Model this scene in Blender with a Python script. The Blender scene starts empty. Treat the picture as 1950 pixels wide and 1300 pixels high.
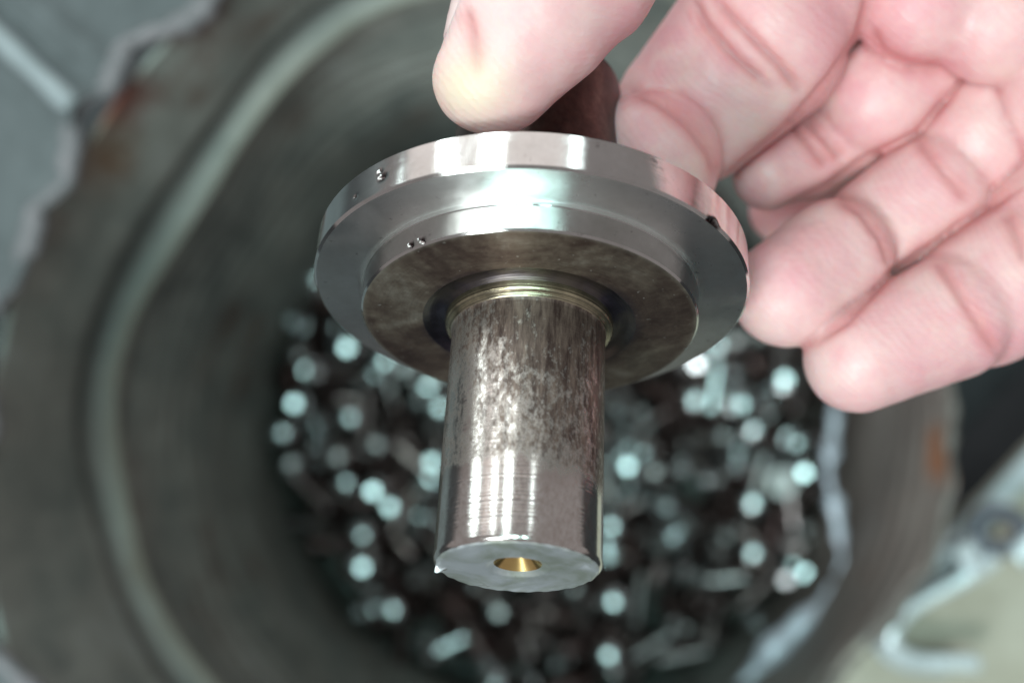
import bpy, math, random
import numpy as np
from mathutils import Vector, Matrix

# ------------------------------------------------------------------ camera, world, lamps
S = bpy.context.scene
FPX = 2200.0                      # focal length in pixels of a 1950 px wide frame
a = np.array([(1050 - 975) / FPX, -(802 - 650) / FPX, -1.0]); a /= np.linalg.norm(a)
Zc = -a
Xc = np.array([1.0, 0, 0]); Xc -= Zc * Xc.dot(Zc); Xc /= np.linalg.norm(Xc)
Yc = np.cross(Zc, Xc)
ROT = np.array([Xc, Yc, Zc])      # camera -> world
CAM = np.array([0, 0, 0.80])

def P(px, py, d):
    """picture position and depth (mm) -> world point (m)"""
    c = np.array([(px - 975) / FPX * d, -(py - 650) / FPX * d, -d]) / 1000
    return Vector(CAM + ROT @ c)

def C2W(v):
    """camera-space mm -> world m"""
    return CAM + (np.asarray(v) / 1000) @ ROT.T

cam = bpy.data.cameras.new('camera')
co = bpy.data.objects.new('camera', cam)
S.collection.objects.link(co)
co.matrix_world = Matrix([list(ROT[i]) + [CAM[i]] for i in range(3)] + [[0, 0, 0, 1]])
cam.lens = 36 * FPX / 1950
cam.sensor_width = 36
cam.clip_start = 0.01
cam.clip_end = 50
cam.dof.use_dof = True
cam.dof.focus_distance = 0.1245
cam.dof.aperture_fstop = cam.lens / 3.05
S.camera = co

w = bpy.data.worlds.new('World'); S.world = w; w.use_nodes = True
bg = w.node_tree.nodes['Background']
bg.inputs[0].default_value = (0.46, 0.425, 0.42, 1)
bg.inputs[1].default_value = 0.56

def lamp(name, loc, target, sx, sy, rad, col):
    l = bpy.data.lights.new(name, 'AREA')
    l.shape = 'RECTANGLE'; l.size = sx; l.size_y = sy
    l.energy = rad * math.pi * sx * sy
    l.color = col
    o = bpy.data.objects.new(name, l); S.collection.objects.link(o)
    o.location = loc
    d = Vector(target) - Vector(loc)
    o.rotation_euler = d.to_track_quat('-Z', 'Y').to_euler()
    return o

CY = (0.84, 1.0, 1.0)
LAMPS = []
# tall workshop windows along the far wall, a lamp behind the viewer and one overhead
for (x, zc, wx, hz_, rad) in ((-4.3, 1.5, 0.9, 1.6, 6), (-2.15, 2.1, 0.34, 2.2, 8), (-0.92, 2.3, 0.52, 2.4, 9), (1.15, 2.3, 0.26, 2.2, 4.5)):
    LAMPS.append(lamp('window_and_fill_light', (x, 3.1, zc), (x * .6, 0, zc - .6), wx, hz_, rad, CY))
LAMPS.append(lamp('window_and_fill_light', (-1.2, 3.4, 1.9), (-0.6, 0, 1.2), 4.6, 2.6, 0.75, (1.0, 0.93, 0.90)))  # added dim fill lamp imitating a lit wall, no window
LAMPS.append(lamp('ceiling_light', (-1.0, -1.4, 2.6), (0, 0, 0.6), 0.7, 0.7, 32, (0.90, 1.0, 1.0)))
for (x, sx, rad) in ((-0.62, 0.34, 15), (-0.16, 0.22, 17), (0.34, 0.16, 14)):
    LAMPS.append(lamp('ceiling_light', (x, -0.15, 3.0), (x, -0.15, 0), sx, 1.3, rad, (0.62, 1.0, 0.97)))

S.view_settings.view_transform = 'Standard'
S.view_settings.look = 'None'
S.view_settings.exposure = 0.08
S.view_settings.gamma = 1
S.cycles.use_denoising = True
S.cycles.use_adaptive_sampling = False
S.cycles.sample_clamp_indirect = 6
S.cycles.max_bounces = 8

random.seed(7)
rng = np.random.default_rng(7)

# ------------------------------------------------------------------ helpers
def tag(o, label=None, cat=None, group=None, kind=None):
    if label: o['label'] = label
    if cat: o['category'] = cat
    if group: o['group'] = group
    if kind: o['kind'] = kind
    return o

def link(name, me, mat=None, parent=None):
    o = bpy.data.objects.new(name, me)
    S.collection.objects.link(o)
    if mat and me is not None and len(me.materials) == 0: me.materials.append(mat)
    if parent: o.parent = parent
    return o

def empty(name, loc=(0, 0, 0)):
    o = bpy.data.objects.new(name, None); S.collection.objects.link(o)
    o.empty_display_size = 0.01
    o.location = loc
    return o

def mesh(name, v, f, smooth=True):
    me = bpy.data.meshes.new(name)
    me.from_pydata([tuple(map(float, p)) for p in v], [], f)
    if smooth: me.shade_smooth()
    me.update()
    return me

def fast_mesh(name, v, quads):
    me = bpy.data.meshes.new(name)
    me.vertices.add(len(v)); me.vertices.foreach_set('co', np.asarray(v, np.float32).ravel())
    me.loops.add(quads.size); me.loops.foreach_set('vertex_index', quads.astype(np.int32).ravel())
    me.polygons.add(len(quads))
    me.polygons.foreach_set('loop_start', np.arange(0, quads.size, 4, dtype=np.int32))
    me.polygons.foreach_set('loop_total', np.full(len(quads), 4, np.int32))
    me.update(calc_edges=True); me.validate()
    me.shade_smooth()
    return me

def smooth_noise(p, seed, scale):
    """cheap smooth noise from summed sines, p (n,3)"""
    r = np.random.default_rng(seed); out = np.zeros(len(p))
    for _ in range(7):
        k = r.normal(size=3) * scale
        out += np.sin(p @ k + r.uniform(0, 6.28))
    return out / 7

def lathe(name, prof, seg, sharp=35, wobble=None, cap=False):
    """prof: list of (r, z) mm; revolved about local Z; in metres"""
    v = []; f = []
    th = np.linspace(0, 2 * np.pi, seg, endpoint=False)
    for (r, z) in prof:
        for t in th: v.append((r * math.cos(t), r * math.sin(t), z))
    v = np.array(v)
    if wobble is not None: v = wobble(v)
    n = len(prof)
    for i in range(n - 1):
        for j in range(seg):
            k = (j + 1) % seg
            f.append((i * seg + j, i * seg + k, (i + 1) * seg + k, (i + 1) * seg + j))
    if cap:
        f.append(tuple(range(seg))[::-1]); f.append(tuple((n - 1) * seg + j for j in range(seg)))
    me = mesh(name, v / 1000, f)
    if hasattr(wobble, 'pit'):
        at = me.attributes.new('pit', 'FLOAT', 'POINT'); at.data.foreach_set('value', wobble.pit.astype(np.float32))
    me.set_sharp_from_angle(angle=math.radians(sharp))
    return me

def tube(name, pts, rad, seg=12, flat=1.0, cap=True):
    """tube along world points with radii (m)"""
    pts = [Vector(p) for p in pts]; n = len(pts); v = []; f = []
    up = Vector((0, 0, 1)); 
    for i, p in enumerate(pts):
        t = (pts[min(i + 1, n - 1)] - pts[max(i - 1, 0)]).normalized()
        s = t.cross(up)
        if s.length < 1e-4: s = t.cross(Vector((0, 1, 0)))
        s.normalize(); q = s.cross(t)
        r = rad[i] if hasattr(rad, '__len__') else rad
        for j in range(seg):
            an = 2 * math.pi * j / seg
            v.append(p + s * r * math.cos(an) + q * r * flat * math.sin(an))
    for i in range(n - 1):
        for j in range(seg):
            k = (j + 1) % seg
            f.append((i * seg + j, i * seg + k, (i + 1) * seg + k, (i + 1) * seg + j))
    if cap:
        f.append(tuple(range(seg))[::-1]); f.append(tuple((n - 1) * seg + j for j in range(seg)))
    return mesh(name, v, f)

def spline(pts, n):
    """Catmull-Rom through points"""
    pts = [np.array(p, float) for p in pts]
    pts = [2 * pts[0] - pts[1]] + pts + [2 * pts[-1] - pts[-2]]
    out = []; m = len(pts) - 3
    for i in range(n):
        u = i / (n - 1) * m; k = min(int(u), m - 1); t = u - k
        p0, p1, p2, p3 = pts[k:k + 4]
        out.append(.5 * (2 * p1 + (p2 - p0) * t + (2 * p0 - 5 * p1 + 4 * p2 - p3) * t * t + (3 * p1 - p0 - 3 * p2 + p3) * t ** 3))
    return out

# ------------------------------------------------------------------ material helper
class M:
    def __init__(s, name):
        s.m = bpy.data.materials.new(name); s.m.use_nodes = True
        s.t = s.m.node_tree; s.b = s.t.nodes['Principled BSDF']
        s.tc = s.t.nodes.new('ShaderNodeTexCoord')
    def n(s, typ, **kw):
        x = s.t.nodes.new(typ)
        for k, v in kw.items(): setattr(x, k, v)
        return x
    def l(s, a, b): s.t.links.new(a, b)
    def set(s, **kw):
        for k, v in kw.items():
            key = k.replace('_', ' ')
            i = s.b.inputs[key]
            if hasattr(v, 'is_linked') or hasattr(v, 'links'): s.l(v, i)
            else: i.default_value = v
        return s
    def mapped(s, scale, coord='Object', loc=(0, 0, 0)):
        mp = s.n('ShaderNodeMapping'); s.l(s.tc.outputs[coord], mp.inputs[0])
        mp.inputs['Scale'].default_value = scale if hasattr(scale, '__len__') else (scale,) * 3
        mp.inputs['Location'].default_value = loc
        return mp.outputs[0]
    def noise(s, scale, detail=5, rough=.6, vec=None, dist=0):
        x = s.n('ShaderNodeTexNoise'); x.inputs['Scale'].default_value = scale
        x.inputs['Detail'].default_value = detail; x.inputs['Roughness'].default_value = rough
        x.inputs['Distortion'].default_value = dist
        s.l(vec if vec is not None else s.tc.outputs['Object'], x.inputs['Vector'])
        return x.outputs[0]
    def ramp(s, fac, stops):
        x = s.n('ShaderNodeValToRGB'); s.l(fac, x.inputs[0]); e = x.color_ramp.elements
        while len(e) < len(stops): e.new(0.5)
        for i, (p, c) in enumerate(stops):
            e[i].position = p
            e[i].color = (c, c, c, 1) if not hasattr(c, '__len__') else (*c, 1)
        return x.outputs[0]
    def mix(s, fac, c1, c2, mode='MIX'):
        x = s.n('ShaderNodeMix', data_type='RGBA', blend_type=mode)
        for v, i in ((fac, 0), (c1, 6), (c2, 7)):
            if hasattr(v, 'links'): s.l(v, x.inputs[i])
            elif i: x.inputs[i].default_value = (*v, 1)
            else: x.inputs[i].default_value = v
        return x.outputs[2]
    def math(s, op, a, b=0.0, clamp=False):
        x = s.n('ShaderNodeMath', operation=op); x.use_clamp = clamp
        for v, i in ((a, 0), (b, 1)):
            if hasattr(v, 'links'): s.l(v, x.inputs[i])
            else: x.inputs[i].default_value = v
        return x.outputs[0]
    def bump(s, h, strength, dist=.001, normal=None):
        x = s.n('ShaderNodeBump'); s.l(h, x.inputs['Height'])
        x.inputs['Strength'].default_value = strength; x.inputs['Distance'].default_value = dist
        if normal is not None: s.l(normal, x.inputs['Normal'])
        s.l(x.outputs[0], s.b.inputs['Normal']); return x.outputs[0]
    def sep(s, axis='Z', coord='Object'):
        x = s.n('ShaderNodeSeparateXYZ'); s.l(s.tc.outputs[coord], x.inputs[0]); return x.outputs[axis]
    def radius(s):
        x = s.n('ShaderNodeVectorMath', operation='LENGTH')
        mp = s.mapped((1, 1, 0)); s.l(mp, x.inputs[0]); return x.outputs['Value']
    def lathe_cut(s, aniso):
        t = s.n('ShaderNodeTangent', direction_type='RADIAL', axis='Z')
        s.l(t.outputs[0], s.b.inputs['Tangent'])
        s.b.inputs['Anisotropic'].default_value = aniso
        s.b.inputs['Anisotropic Rotation'].default_value = 0.25
        return s

# ---- turned steel of the held part
def m_bright(name, face):
    m = M(name); m.set(Metallic=1.0)
    r = m.radius()
    # turning marks: fine value noise along radius (face) or axis (side)
    src = r if face else m.sep('Z')
    cmb = m.n('ShaderNodeCombineXYZ'); m.l(m.math('MULTIPLY', src, 9000 if face else 5200), cmb.inputs[0])
    lines = m.noise(1.0, 3, .7, cmb.outputs[0])
    blot = m.noise(160, 5, .65)
    fine = m.noise(900, 3, .6)
    col = m.mix(m.ramp(blot, [(.35, 0), (.7, 1)]), (.86, .87, .86) if face else (.68, .67, .66), (.68, .68, .66) if face else (.56, .55, .53))
    col = m.mix(m.ramp(fine, [(.66, 0), (.74, .55)]), col, (.20, .18, .17))
    if not face:
        pa = m.n('ShaderNodeAttribute', attribute_name='pit')
        col = m.mix(pa.outputs['Fac'], col, (.05, .035, .035))
    m.set(Base_Color=col)
    m.set(Roughness=m.ramp(m.math('ADD', m.math('MULTIPLY', blot, .7), m.math('MULTIPLY', lines, .3)),
                           [(.3, .24 if face else .06), (.7, .36 if face else .13)]))
    sm = m.ramp(m.noise(75, 4, .6, None, 1.5), [(.52, 0), (.70, .16)])
    m.set(Roughness=m.math('ADD', m.b.inputs['Roughness'].links[0].from_socket, sm))
    m.lathe_cut(.85 if face else .55)
    m.bump(m.math('ADD', lines, m.math('MULTIPLY', fine, .35)), .20 if face else .05, .0002)
    return m.m
STEEL_SIDE = m_bright('machined_steel', False)
STEEL_FACE = m_bright('faced_steel', True)

def m_oxide():
    m = M('oxidised_face'); m.set(Metallic=.85)
    r = m.radius()
    b1 = m.noise(60, 6, .6, dist=.9); b2 = m.noise(420, 5, .7)
    v = m.math('ADD', m.math('MULTIPLY', b1, .75), m.math('MULTIPLY', b2, .25))
    col = m.ramp(v, [(.36, (.075, .045, .040)), (.47, (.14, .095, .078)), (.56, (.24, .185, .145)), (.68, (.44, .39, .33))])
    # blue temper colour next to the undercut
    ring = m.ramp(r, [(0, 0), (.0, 0)])
    d = m.math('MULTIPLY', m.math('SUBTRACT', r, .0108), 500)      # 0 at 10.8 mm, 1 at 12.8
    t = m.ramp(m.math('ADD', d, m.math('MULTIPLY', m.math('SUBTRACT', b1, .5), 3.2)), [(.0, .9), (1.3, 0)])
    cc = m.n('ShaderNodeCombineXYZ'); m.l(m.math('MULTIPLY', r, 4200), cc.inputs[0])
    cl = m.noise(1, 3, .7, cc.outputs[0])
    col = m.mix(m.ramp(cl, [(.5, 0), (.72, .35)]), col, (.05, .036, .034))
    col = m.mix(t, col, (.05, .040, .055))
    edge = m.ramp(m.math('MULTIPLY', m.math('SUBTRACT', r, .0175), 550), [(.55, 0), (1, 1)])
    col = m.mix(m.math('MULTIPLY', edge, b2), col, (.5, .46, .38))
    sp = m.noise(1500, 2, .5)
    col = m.mix(m.ramp(sp, [(.70, 0), (.76, .7)]), col, (.55, .5, .45))
    m.set(Base_Color=col, Roughness=m.ramp(b2, [(.3, .30), (.7, .48)]))
    m.lathe_cut(.35)
    m.bump(m.math('ADD', b2, m.math('MULTIPLY', sp, .5)), .22, .0003)
    return m.m
OXIDE = m_oxide()

def m_temper(name, col, rough, col2=None):
    m = M(name); n = m.noise(380, 5, .65); m.set(Metallic=.95)
    cmb = m.n('ShaderNodeCombineXYZ'); m.l(m.math('MULTIPLY', m.radius(), 5200), cmb.inputs[0])
    m.l(m.math('MULTIPLY', m.sep('Z'), 4200), cmb.inputs[1])
    ln = m.noise(1, 3, .7, cmb.outputs[0])
    c = m.mix(m.ramp(n, [(.38, 0), (.62, 1)]), tuple(x * .5 for x in col), col)
    c = m.mix(m.ramp(ln, [(.42, 0), (.62, .6)]), c, (.06, .05, .055))
    if col2: c = m.mix(m.ramp(m.noise(75, 4, .6), [(.45, 0), (.62, .7)]), c, col2)
    m.set(Base_Color=c, Roughness=rough); m.bump(ln, .3, .0003)
    m.lathe_cut(.4)
    return m.m
STRAW = m_temper('straw_tempered_steel', (.64, .55, .38), .24)
BLUED = m_temper('blued_steel', (.085, .075, .105), .30, (.20, .165, .13))

def m_shaft():
    m = M('stained_shaft_steel'); m.set(Metallic=1.0)
    z = m.sep('Z')
    st = m.noise(1, 6, .72, m.mapped((900, 900, 480)), .2)
    fine = m.noise(1, 4, .75, m.mapped((2100, 2100, 1300)))
    big = m.noise(1, 3, .5, m.mapped((110, 110, 60)))
    v = m.math('ADD', m.math('ADD', m.math('MULTIPLY', st, .34), m.math('MULTIPLY', fine, .42)), m.math('MULTIPLY', big, .34))
    v = m.math('ADD', v, m.math('MULTIPLY', m.sep('X'), 6.0))  # more stain on the right, painting in the hand's dark reflection
    v = m.math('ADD', v, m.math('MULTIPLY', m.math('SUBTRACT', .016, z), 2.0))
    # the last 7 mm toward the free end are worn bright, the first 3 mm are clean turned steel
    zt = m.math('MULTIPLY', m.math('SUBTRACT', z, .0222), 330)
    v = m.math('SUBTRACT', v, m.ramp(m.math('ADD', zt, m.math('ADD', m.math('MULTIPLY', m.math('SUBTRACT', st, .5), 1.6), m.math('MULTIPLY', m.math('SUBTRACT', big, .5), 4.2))), [(.0, 0), (1.1, .30)]))
    film = m.math('SUBTRACT', 1.0, m.ramp(m.math('ADD', zt, m.math('ADD', m.math('MULTIPLY', m.math('SUBTRACT', fine, .5), 1.2), m.math('MULTIPLY', m.math('SUBTRACT', big, .5), 4.5))), [(-.1, 0), (1.0, 1)]))
    mask = m.ramp(v, [(.39, 0), (.47, .4), (.58, 1)])
    sk = m.noise(1, 5, .7, m.mapped((1500, 1500, 260), loc=(1, 5, 2)))
    dark = m.mix(m.ramp(sk, [(.36, 0), (.66, 1)]), (.055, .032, .028), (.21, .145, .12))
    clean = m.mix(m.ramp(fine, [(.4, 0), (.7, 1)]), (.80, .77, .74), (.60, .54, .50))
    clean = m.mix(m.math('MULTIPLY', film, .50), clean, (.38, .30, .265))
    col = m.mix(mask, clean, dark)
    spot = m.noise(1, 4, .6, m.mapped((260, 260, 90), loc=(3, 1, 0)))
    col = m.mix(m.ramp(spot, [(.70, 0), (.76, .8)]), col, (.20, .10, .04))
    m.set(Base_Color=col)
    cmb = m.n('ShaderNodeCombineXYZ'); m.l(m.math('MULTIPLY', z, 3600), cmb.inputs[0])
    ln = m.noise(1, 2, .6, cmb.outputs[0])
    m.set(Roughness=m.math('ADD', m.math('ADD', m.math('MULTIPLY', mask, .26), m.math('MULTIPLY', film, .02)), .16), Metallic=m.math('SUBTRACT', 1.0, m.math('MULTIPLY', mask, .45)))
    m.lathe_cut(.5)
    b = m.n('ShaderNodeBump'); m.l(m.math('ADD', mask, m.math('MULTIPLY', fine, .6)), b.inputs['Height'])
    b.inputs['Strength'].default_value = .05; b.inputs['Distance'].default_value = .00006
    m.bump(ln, .12, .0003, b.outputs[0])
    return m.m
SHAFT = m_shaft()

def m_upper():
    m = M('brown_stained_steel'); m.set(Metallic=.8)
    n = m.noise(1, 6, .65, m.mapped((180, 180, 90))); f = m.noise(900, 4, .7)
    col = m.ramp(m.math('ADD', m.math('MULTIPLY', n, .75), m.math('MULTIPLY', f, .25)),
                 [(.35, (.030, .018, .016)), (.55, (.085, .052, .045)), (.72, (.20, .14, .115))])
    m.set(Base_Color=col, Roughness=.36); m.bump(f, .2, .0002)
    return m.m
UPPER = m_upper()

def m_endface():
    m = M('end_face_steel'); m.set(Metallic=.75)
    n = m.noise(330, 6, .7); b = m.noise(120, 4, .6, dist=1)
    col = m.mix(m.ramp(b, [(.40, 0), (.60, 1)]), (.66, .67, .71), (.44, .46, .41))
    col = m.mix(m.ramp(n, [(.62, 0), (.72, .8)]), col, (.20, .18, .14))
    m.set(Base_Color=col, Roughness=m.ramp(n, [(.3, .32), (.7, .5)]))
    m.bump(n, .25, .0003); m.lathe_cut(.3)
    return m.m
ENDF = m_endface()

def m_gold():
    m = M('straw_coloured_bore'); m.set(Metallic=1.0)
    n = m.noise(500, 3, .6)
    m.set(Base_Color=m.mix(n, (.95, .72, .30), (.62, .40, .16)), Roughness=.22)
    return m.m
BORE = m_gold()

def m_simple(name, c1, c2, rough, scale, metallic=0.0, c3=None, bump=.2, bdist=.001, r2=None, coat=0):
    m = M(name); n = m.noise(scale, 6, .65); f = m.noise(scale * 7, 4, .6)
    v = m.math('ADD', m.math('MULTIPLY', n, .7), m.math('MULTIPLY', f, .3))
    st = [(.36, c1), (.6, c2)] + ([(.72, c3)] if c3 else [])
    m.set(Base_Color=m.ramp(v, st), Metallic=metallic)
    m.set(Roughness=m.ramp(f, [(.3, rough), (.7, r2 or min(1, rough + .15))]))
    m.bump(v, bump, bdist)
    if coat: m.b.inputs['Coat Weight'].default_value = coat
    return m.m

# ------------------------------------------------------------------ drum
R = 0.178
def m_drum():
    m = M('rusty_drum_steel')
    g = m.noise(1, 5, .6, m.mapped((11, 11, 15))); g2 = m.noise(1, 6, .7, m.mapped((60, 60, 26)), .4)
    v = m.math('ADD', m.math('MULTIPLY', g, .6), m.math('MULTIPLY', g2, .4))
    col = m.ramp(v, [(.34, (.13, .145, .14)), (.47, (.25, .27, .25)), (.57, (.345, .355, .325)), (.70, (.45, .49, .47))])
    rust = m.ramp(m.noise(1, 5, .6, m.mapped((17, 17, 20), loc=(2.3, .7, 1))), [(.56, 0), (.70, .8)])
    col = m.mix(rust, col, (.15, .075, .05))
    # dark line of shade painted above the hoop, and rubbed-bright hoop crest
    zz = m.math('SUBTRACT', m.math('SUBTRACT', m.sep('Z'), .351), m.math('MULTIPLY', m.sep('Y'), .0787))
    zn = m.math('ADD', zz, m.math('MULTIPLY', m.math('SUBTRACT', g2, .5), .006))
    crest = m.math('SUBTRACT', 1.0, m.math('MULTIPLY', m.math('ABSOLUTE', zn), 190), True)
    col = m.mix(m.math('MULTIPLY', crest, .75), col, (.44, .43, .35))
    hoop_shade = m.math('SUBTRACT', 1.0, m.math('MULTIPLY', m.math('ABSOLUTE', m.math('SUBTRACT', zn, .0140)), 125), True)
    col = m.mix(m.math('MULTIPLY', m.math('POWER', hoop_shade, .6), .88), col, (.035, .035, .034))
    # brown side and the orange rust patch on it
    side = m.ramp(m.math('ADD', m.sep('X'), m.math('MULTIPLY', m.math('SUBTRACT', g, .5), .12)), [(.08, 0), (.15, .75)])
    col = m.mix(side, col, (.23, .165, .150))
    for (qx, qy, qd, sc, rc) in ((1768, 862, 524, 46, (.34, .12, .05)), (208, 190, 378, 46, (.17, .06, .045)), (148, 452, 385, 90, (.20, .09, .055)),
                                 (360, 12, 372, 46, (.13, .05, .04)), (225, 305, 388, 48, (.26, .16, .10))):
        rp = P(qx, qy, qd)
        ds = m.n('ShaderNodeVectorMath', operation='DISTANCE'); m.l(m.mapped((1, 1, .7)), ds.inputs[0]); ds.inputs[1].default_value = (rp.x, rp.y, rp.z * .7)
        sp_ = m.ramp(m.math('ADD', m.math('MULTIPLY', ds.outputs['Value'], sc), m.math('MULTIPLY', m.math('SUBTRACT', g2, .5), 1.6)), [(.25, 1), (.85, 0)])
        col = m.mix(sp_, col, rc)
    m.set(Base_Color=col, Metallic=.1, Roughness=m.ramp(g2, [(.3, .5), (.7, .75)]))
    m.bump(g2, .3, .0015)
    return m.m
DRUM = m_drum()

def rim_px(th):
    """radius in picture pixels at which the torch-cut rim stands, th = angle from +x (deg)"""
    t = (th + 180) % 360 - 180
    def sm(x, a0, b0): 
        u = min(1, max(0, (x - a0) / (b0 - a0))); return u * u * (3 - 2 * u)
    up = sm(t, 62, 86) if t >= 0 else sm(-t, 70, 98)
    low = 748 if t > -15 else 748 - 60 * sm(-t, 15, 60)
    return low + (1074 + 52 * sm((th % 360), 168, 190) - low) * up

def drum_wall():
    nt, nz = 320, 250
    v = []; f = []
    for i in range(nt):
        th = 360 * i / nt; tr = math.radians(th)
        top = 0.80 - R * FPX / rim_px(th)
        wob = 1 if rim_px(th) < 900 else .2
        top += wob * (.004 * math.sin(tr * 9 + 1) * math.sin(tr * 4) + .002 * math.sin(tr * 31))
        for k in range(nz):
            z = 0.012 + (top - 0.012) * k / (nz - 1)
            r = R
            # rolled hoop with a groove above it
            zr = .351 + .014 * math.sin(tr)
            r -= .0080 * math.exp(-((z - zr) / .0042) ** 2)
            r += .0020 * math.exp(-((z - zr - .0125) / .005) ** 2)
            # shallow drawn ripples lower down
            r -= .0095 * math.exp(-((th - 146) / 15) ** 2) * min(1, max(.3, 1 - .7 * (z - zr) / .07))
            r -= .0012 * math.sin(z * 330) * math.exp(-((z - .28) / .07) ** 2)
            r += .0014 * math.sin(tr * 5 + z * 30) + .0009 * math.sin(tr * 11 - z * 55)
            v.append((r * math.cos(tr), r * math.sin(tr), z))
    for i in range(nt):
        for k in range(nz - 1):
            j = (i + 1) % nt
            f.append((i * nz + k, j * nz + k, j * nz + k + 1, i * nz + k + 1))
    return mesh('wall', v, f)
drum = tag(empty('steel_drum', (0, 0, 0)), 'open rusty grey steel drum with a rolled hoop, full of turned steel parts', 'drum')
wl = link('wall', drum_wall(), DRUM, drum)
so = wl.modifiers.new('thick', 'SOLIDIFY'); so.thickness = .0016; so.offset = -1
# bottom
bm_v = [(R * .995 * math.cos(t), R * .995 * math.sin(t), .014) for t in np.linspace(0, 2 * np.pi, 96, endpoint=False)]
bm_l = [(x, y, .006) for (x, y, z) in bm_v]
n_ = len(bm_v)
link('bottom', mesh('bottom', bm_v + bm_l, [tuple(range(n_)), tuple(range(2 * n_ - 1, n_ - 1, -1))] +
     [(i, i + n_, (i + 1) % n_ + n_, (i + 1) % n_) for i in range(n_)], False), DRUM, drum)
# bright bent edge inside the cut side
WORN = m_simple('worn_edge_steel', (.40, .40, .46), (.60, .62, .70), .34, 60, .3, (.72, .76, .82), .3)
pts = spline([(1545, 560, 640), (1575, 690, 640), (1590, 780, 640), (1582, 860, 636), (1577, 905, 634), (1590, 960, 634), (1600, 1030, 632), (1604, 1090, 632),
              (1580, 1140, 632), (1520, 1200, 632), (1455, 1262, 632), (1390, 1330, 632), (1280, 1400, 632)], 90)
rad = [(.0030 + .0011 * math.sin(i * .9) + .0012 * math.sin(i * .37) + (.0060 * math.exp(-((i - 68) / 9) ** 2))) for i in range(90)]
link('bent_edge', tube('bent_edge', [P(*p) for p in pts], rad, 14, .6), WORN, drum)
# cut rim, bright and uneven
pts = []; rad = []
for i in range(110):
    th = -62 + 132 * i / 109; tr = math.radians(th)
    zt = 0.80 - R * FPX / rim_px(th)
    pts.append(((R + .0005) * math.cos(tr), (R + .0005) * math.sin(tr), zt + .004 * math.sin(tr * 9 + 1) * math.sin(tr * 4) + .002 * math.sin(tr * 31)))
    rad.append(.0020 + .0007 * math.sin(i * 1.7) + .0006 * math.sin(i * .53))
RIMM = m_simple('cut_rim_steel', (.10, .085, .075), (.19, .17, .155), .5, 40, .3, (.35, .14, .05), .4)
link('cut_rim', tube('cut_rim', pts, rad, 10), RIMM, drum)

# ------------------------------------------------------------------ floor
FLOOR = m_simple('oily_floor', (.010, .010, .012), (.028, .030, .034), .5, 14, 0, (.05, .055, .06), .3)
fl = link('floor', mesh('floor', [(-3, -3, 0), (3, -3, 0), (3, 3, 0), (-3, 3, 0)], [(0, 1, 2, 3)], False), FLOOR)
tag(fl, kind='structure')

# ------------------------------------------------------------------ grey ribbed sheet on the high side of the rim
def seg_d(x, y, p, q):
    px, py = q[0] - p[0], q[1] - p[1]
    t = ((x - p[0]) * px + (y - p[1]) * py) / (px * px + py * py); t = min(1, max(0, t))
    return math.hypot(x - p[0] - t * px, y - p[1] - t * py), t
SD = 352
ZS = 0.4385
def PZ(px, py, z):
    p = P(px, py, 100); c = Vector(CAM); return c + (p - c) * ((z - c.z) / (p.z - c.z))
r1 = (PZ(-340, -250, ZS), PZ(156, 214, ZS)); r2 = (PZ(-330, -330, ZS), PZ(195, 122, ZS))
def edge_w(t):
    return (.0034 * math.sin(t * 13 + .6) + .0024 * math.sin(t * 29 + 2 + 1.3 * math.sin(t * 5)) + .0007 * math.sin(t * 53 + 2 * math.sin(t * 7)) + .0003 * math.sin(t * 127 + 3 * math.sin(t * 11)))
def lift(th):
    u = min(1, max(0, (th - 168) / 22)); return .0165 * u * u * (3 - 2 * u)
def panel():
    na, nr = 420, 150; v = []; f = []
    for i in range(na):
        th = 100 + 135 * i / (na - 1); tr = math.radians(th)
        edge = R - .0030 + edge_w(tr)
        for k in range(nr):
            u = k / (nr - 1); r = edge + .20 * u ** 1.6
            x, y = r * math.cos(tr), r * math.sin(tr)
            z = ZS + lift(th) + .0012 * math.sin(x * 50 + y * 31) * math.sin(y * 43 - x * 20)
            e = r - edge
            z += .0030 * math.exp(-(e / .0045) ** 2)
            d, t = seg_d(x, y, r1[0], r1[1]); z += .0030 * math.exp(-(d / .0050) ** 4)
            d, t = seg_d(x, y, r2[0], r2[1]); z += .0035 * math.exp(-(d / .0042) ** 2)
            v.append((x, y, z))
    for i in range(na - 1):
        for k in range(nr - 1):
            f.append((i * nr + k, (i + 1) * nr + k, (i + 1) * nr + k + 1, i * nr + k + 1))
    return mesh('metal_sheet', v, f)
SHEET = m_simple('grey_sheet', (.075, .080, .083), (.115, .122, .127), .65, 30, 0, (.165, .17, .175), .5, .0015)
sh = link('metal_sheet', panel(), SHEET)
SHEET.node_tree.nodes['Principled BSDF'].inputs['Specular IOR Level'].default_value = .2
RIBM = m_simple('lit_rib', (.20, .22, .23), (.29, .31, .325), .45, 60, 0, (.36, .38, .39), .3)  # rib's lit brightness painted in as a paler tone than the sheet
LIPM = m_simple('rolled_edge_metal', (.11, .105, .11), (.19, .17, .18), .55, 45, 0, (.26, .235, .245), .4)
def along(p, q, n, r0, dz, amp=.0):
    return [p.lerp(q, i / (n - 1)) + Vector((0, 0, dz + amp * math.sin(i * .8))) for i in range(n)]
link('rib', tube('rib', along(r1[0], r1[1], 50, 0, .0062), [.0035 + .0003 * math.sin(i * .7) for i in range(50)], 14, .9), RIBM, sh)
link('rib', tube('rib', along(r2[0], r2[1], 50, 0, .0050), [.0024 + .0003 * math.sin(i * .9) for i in range(50)], 12, .6), SHEET, sh)
ep = []; er = []
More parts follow.
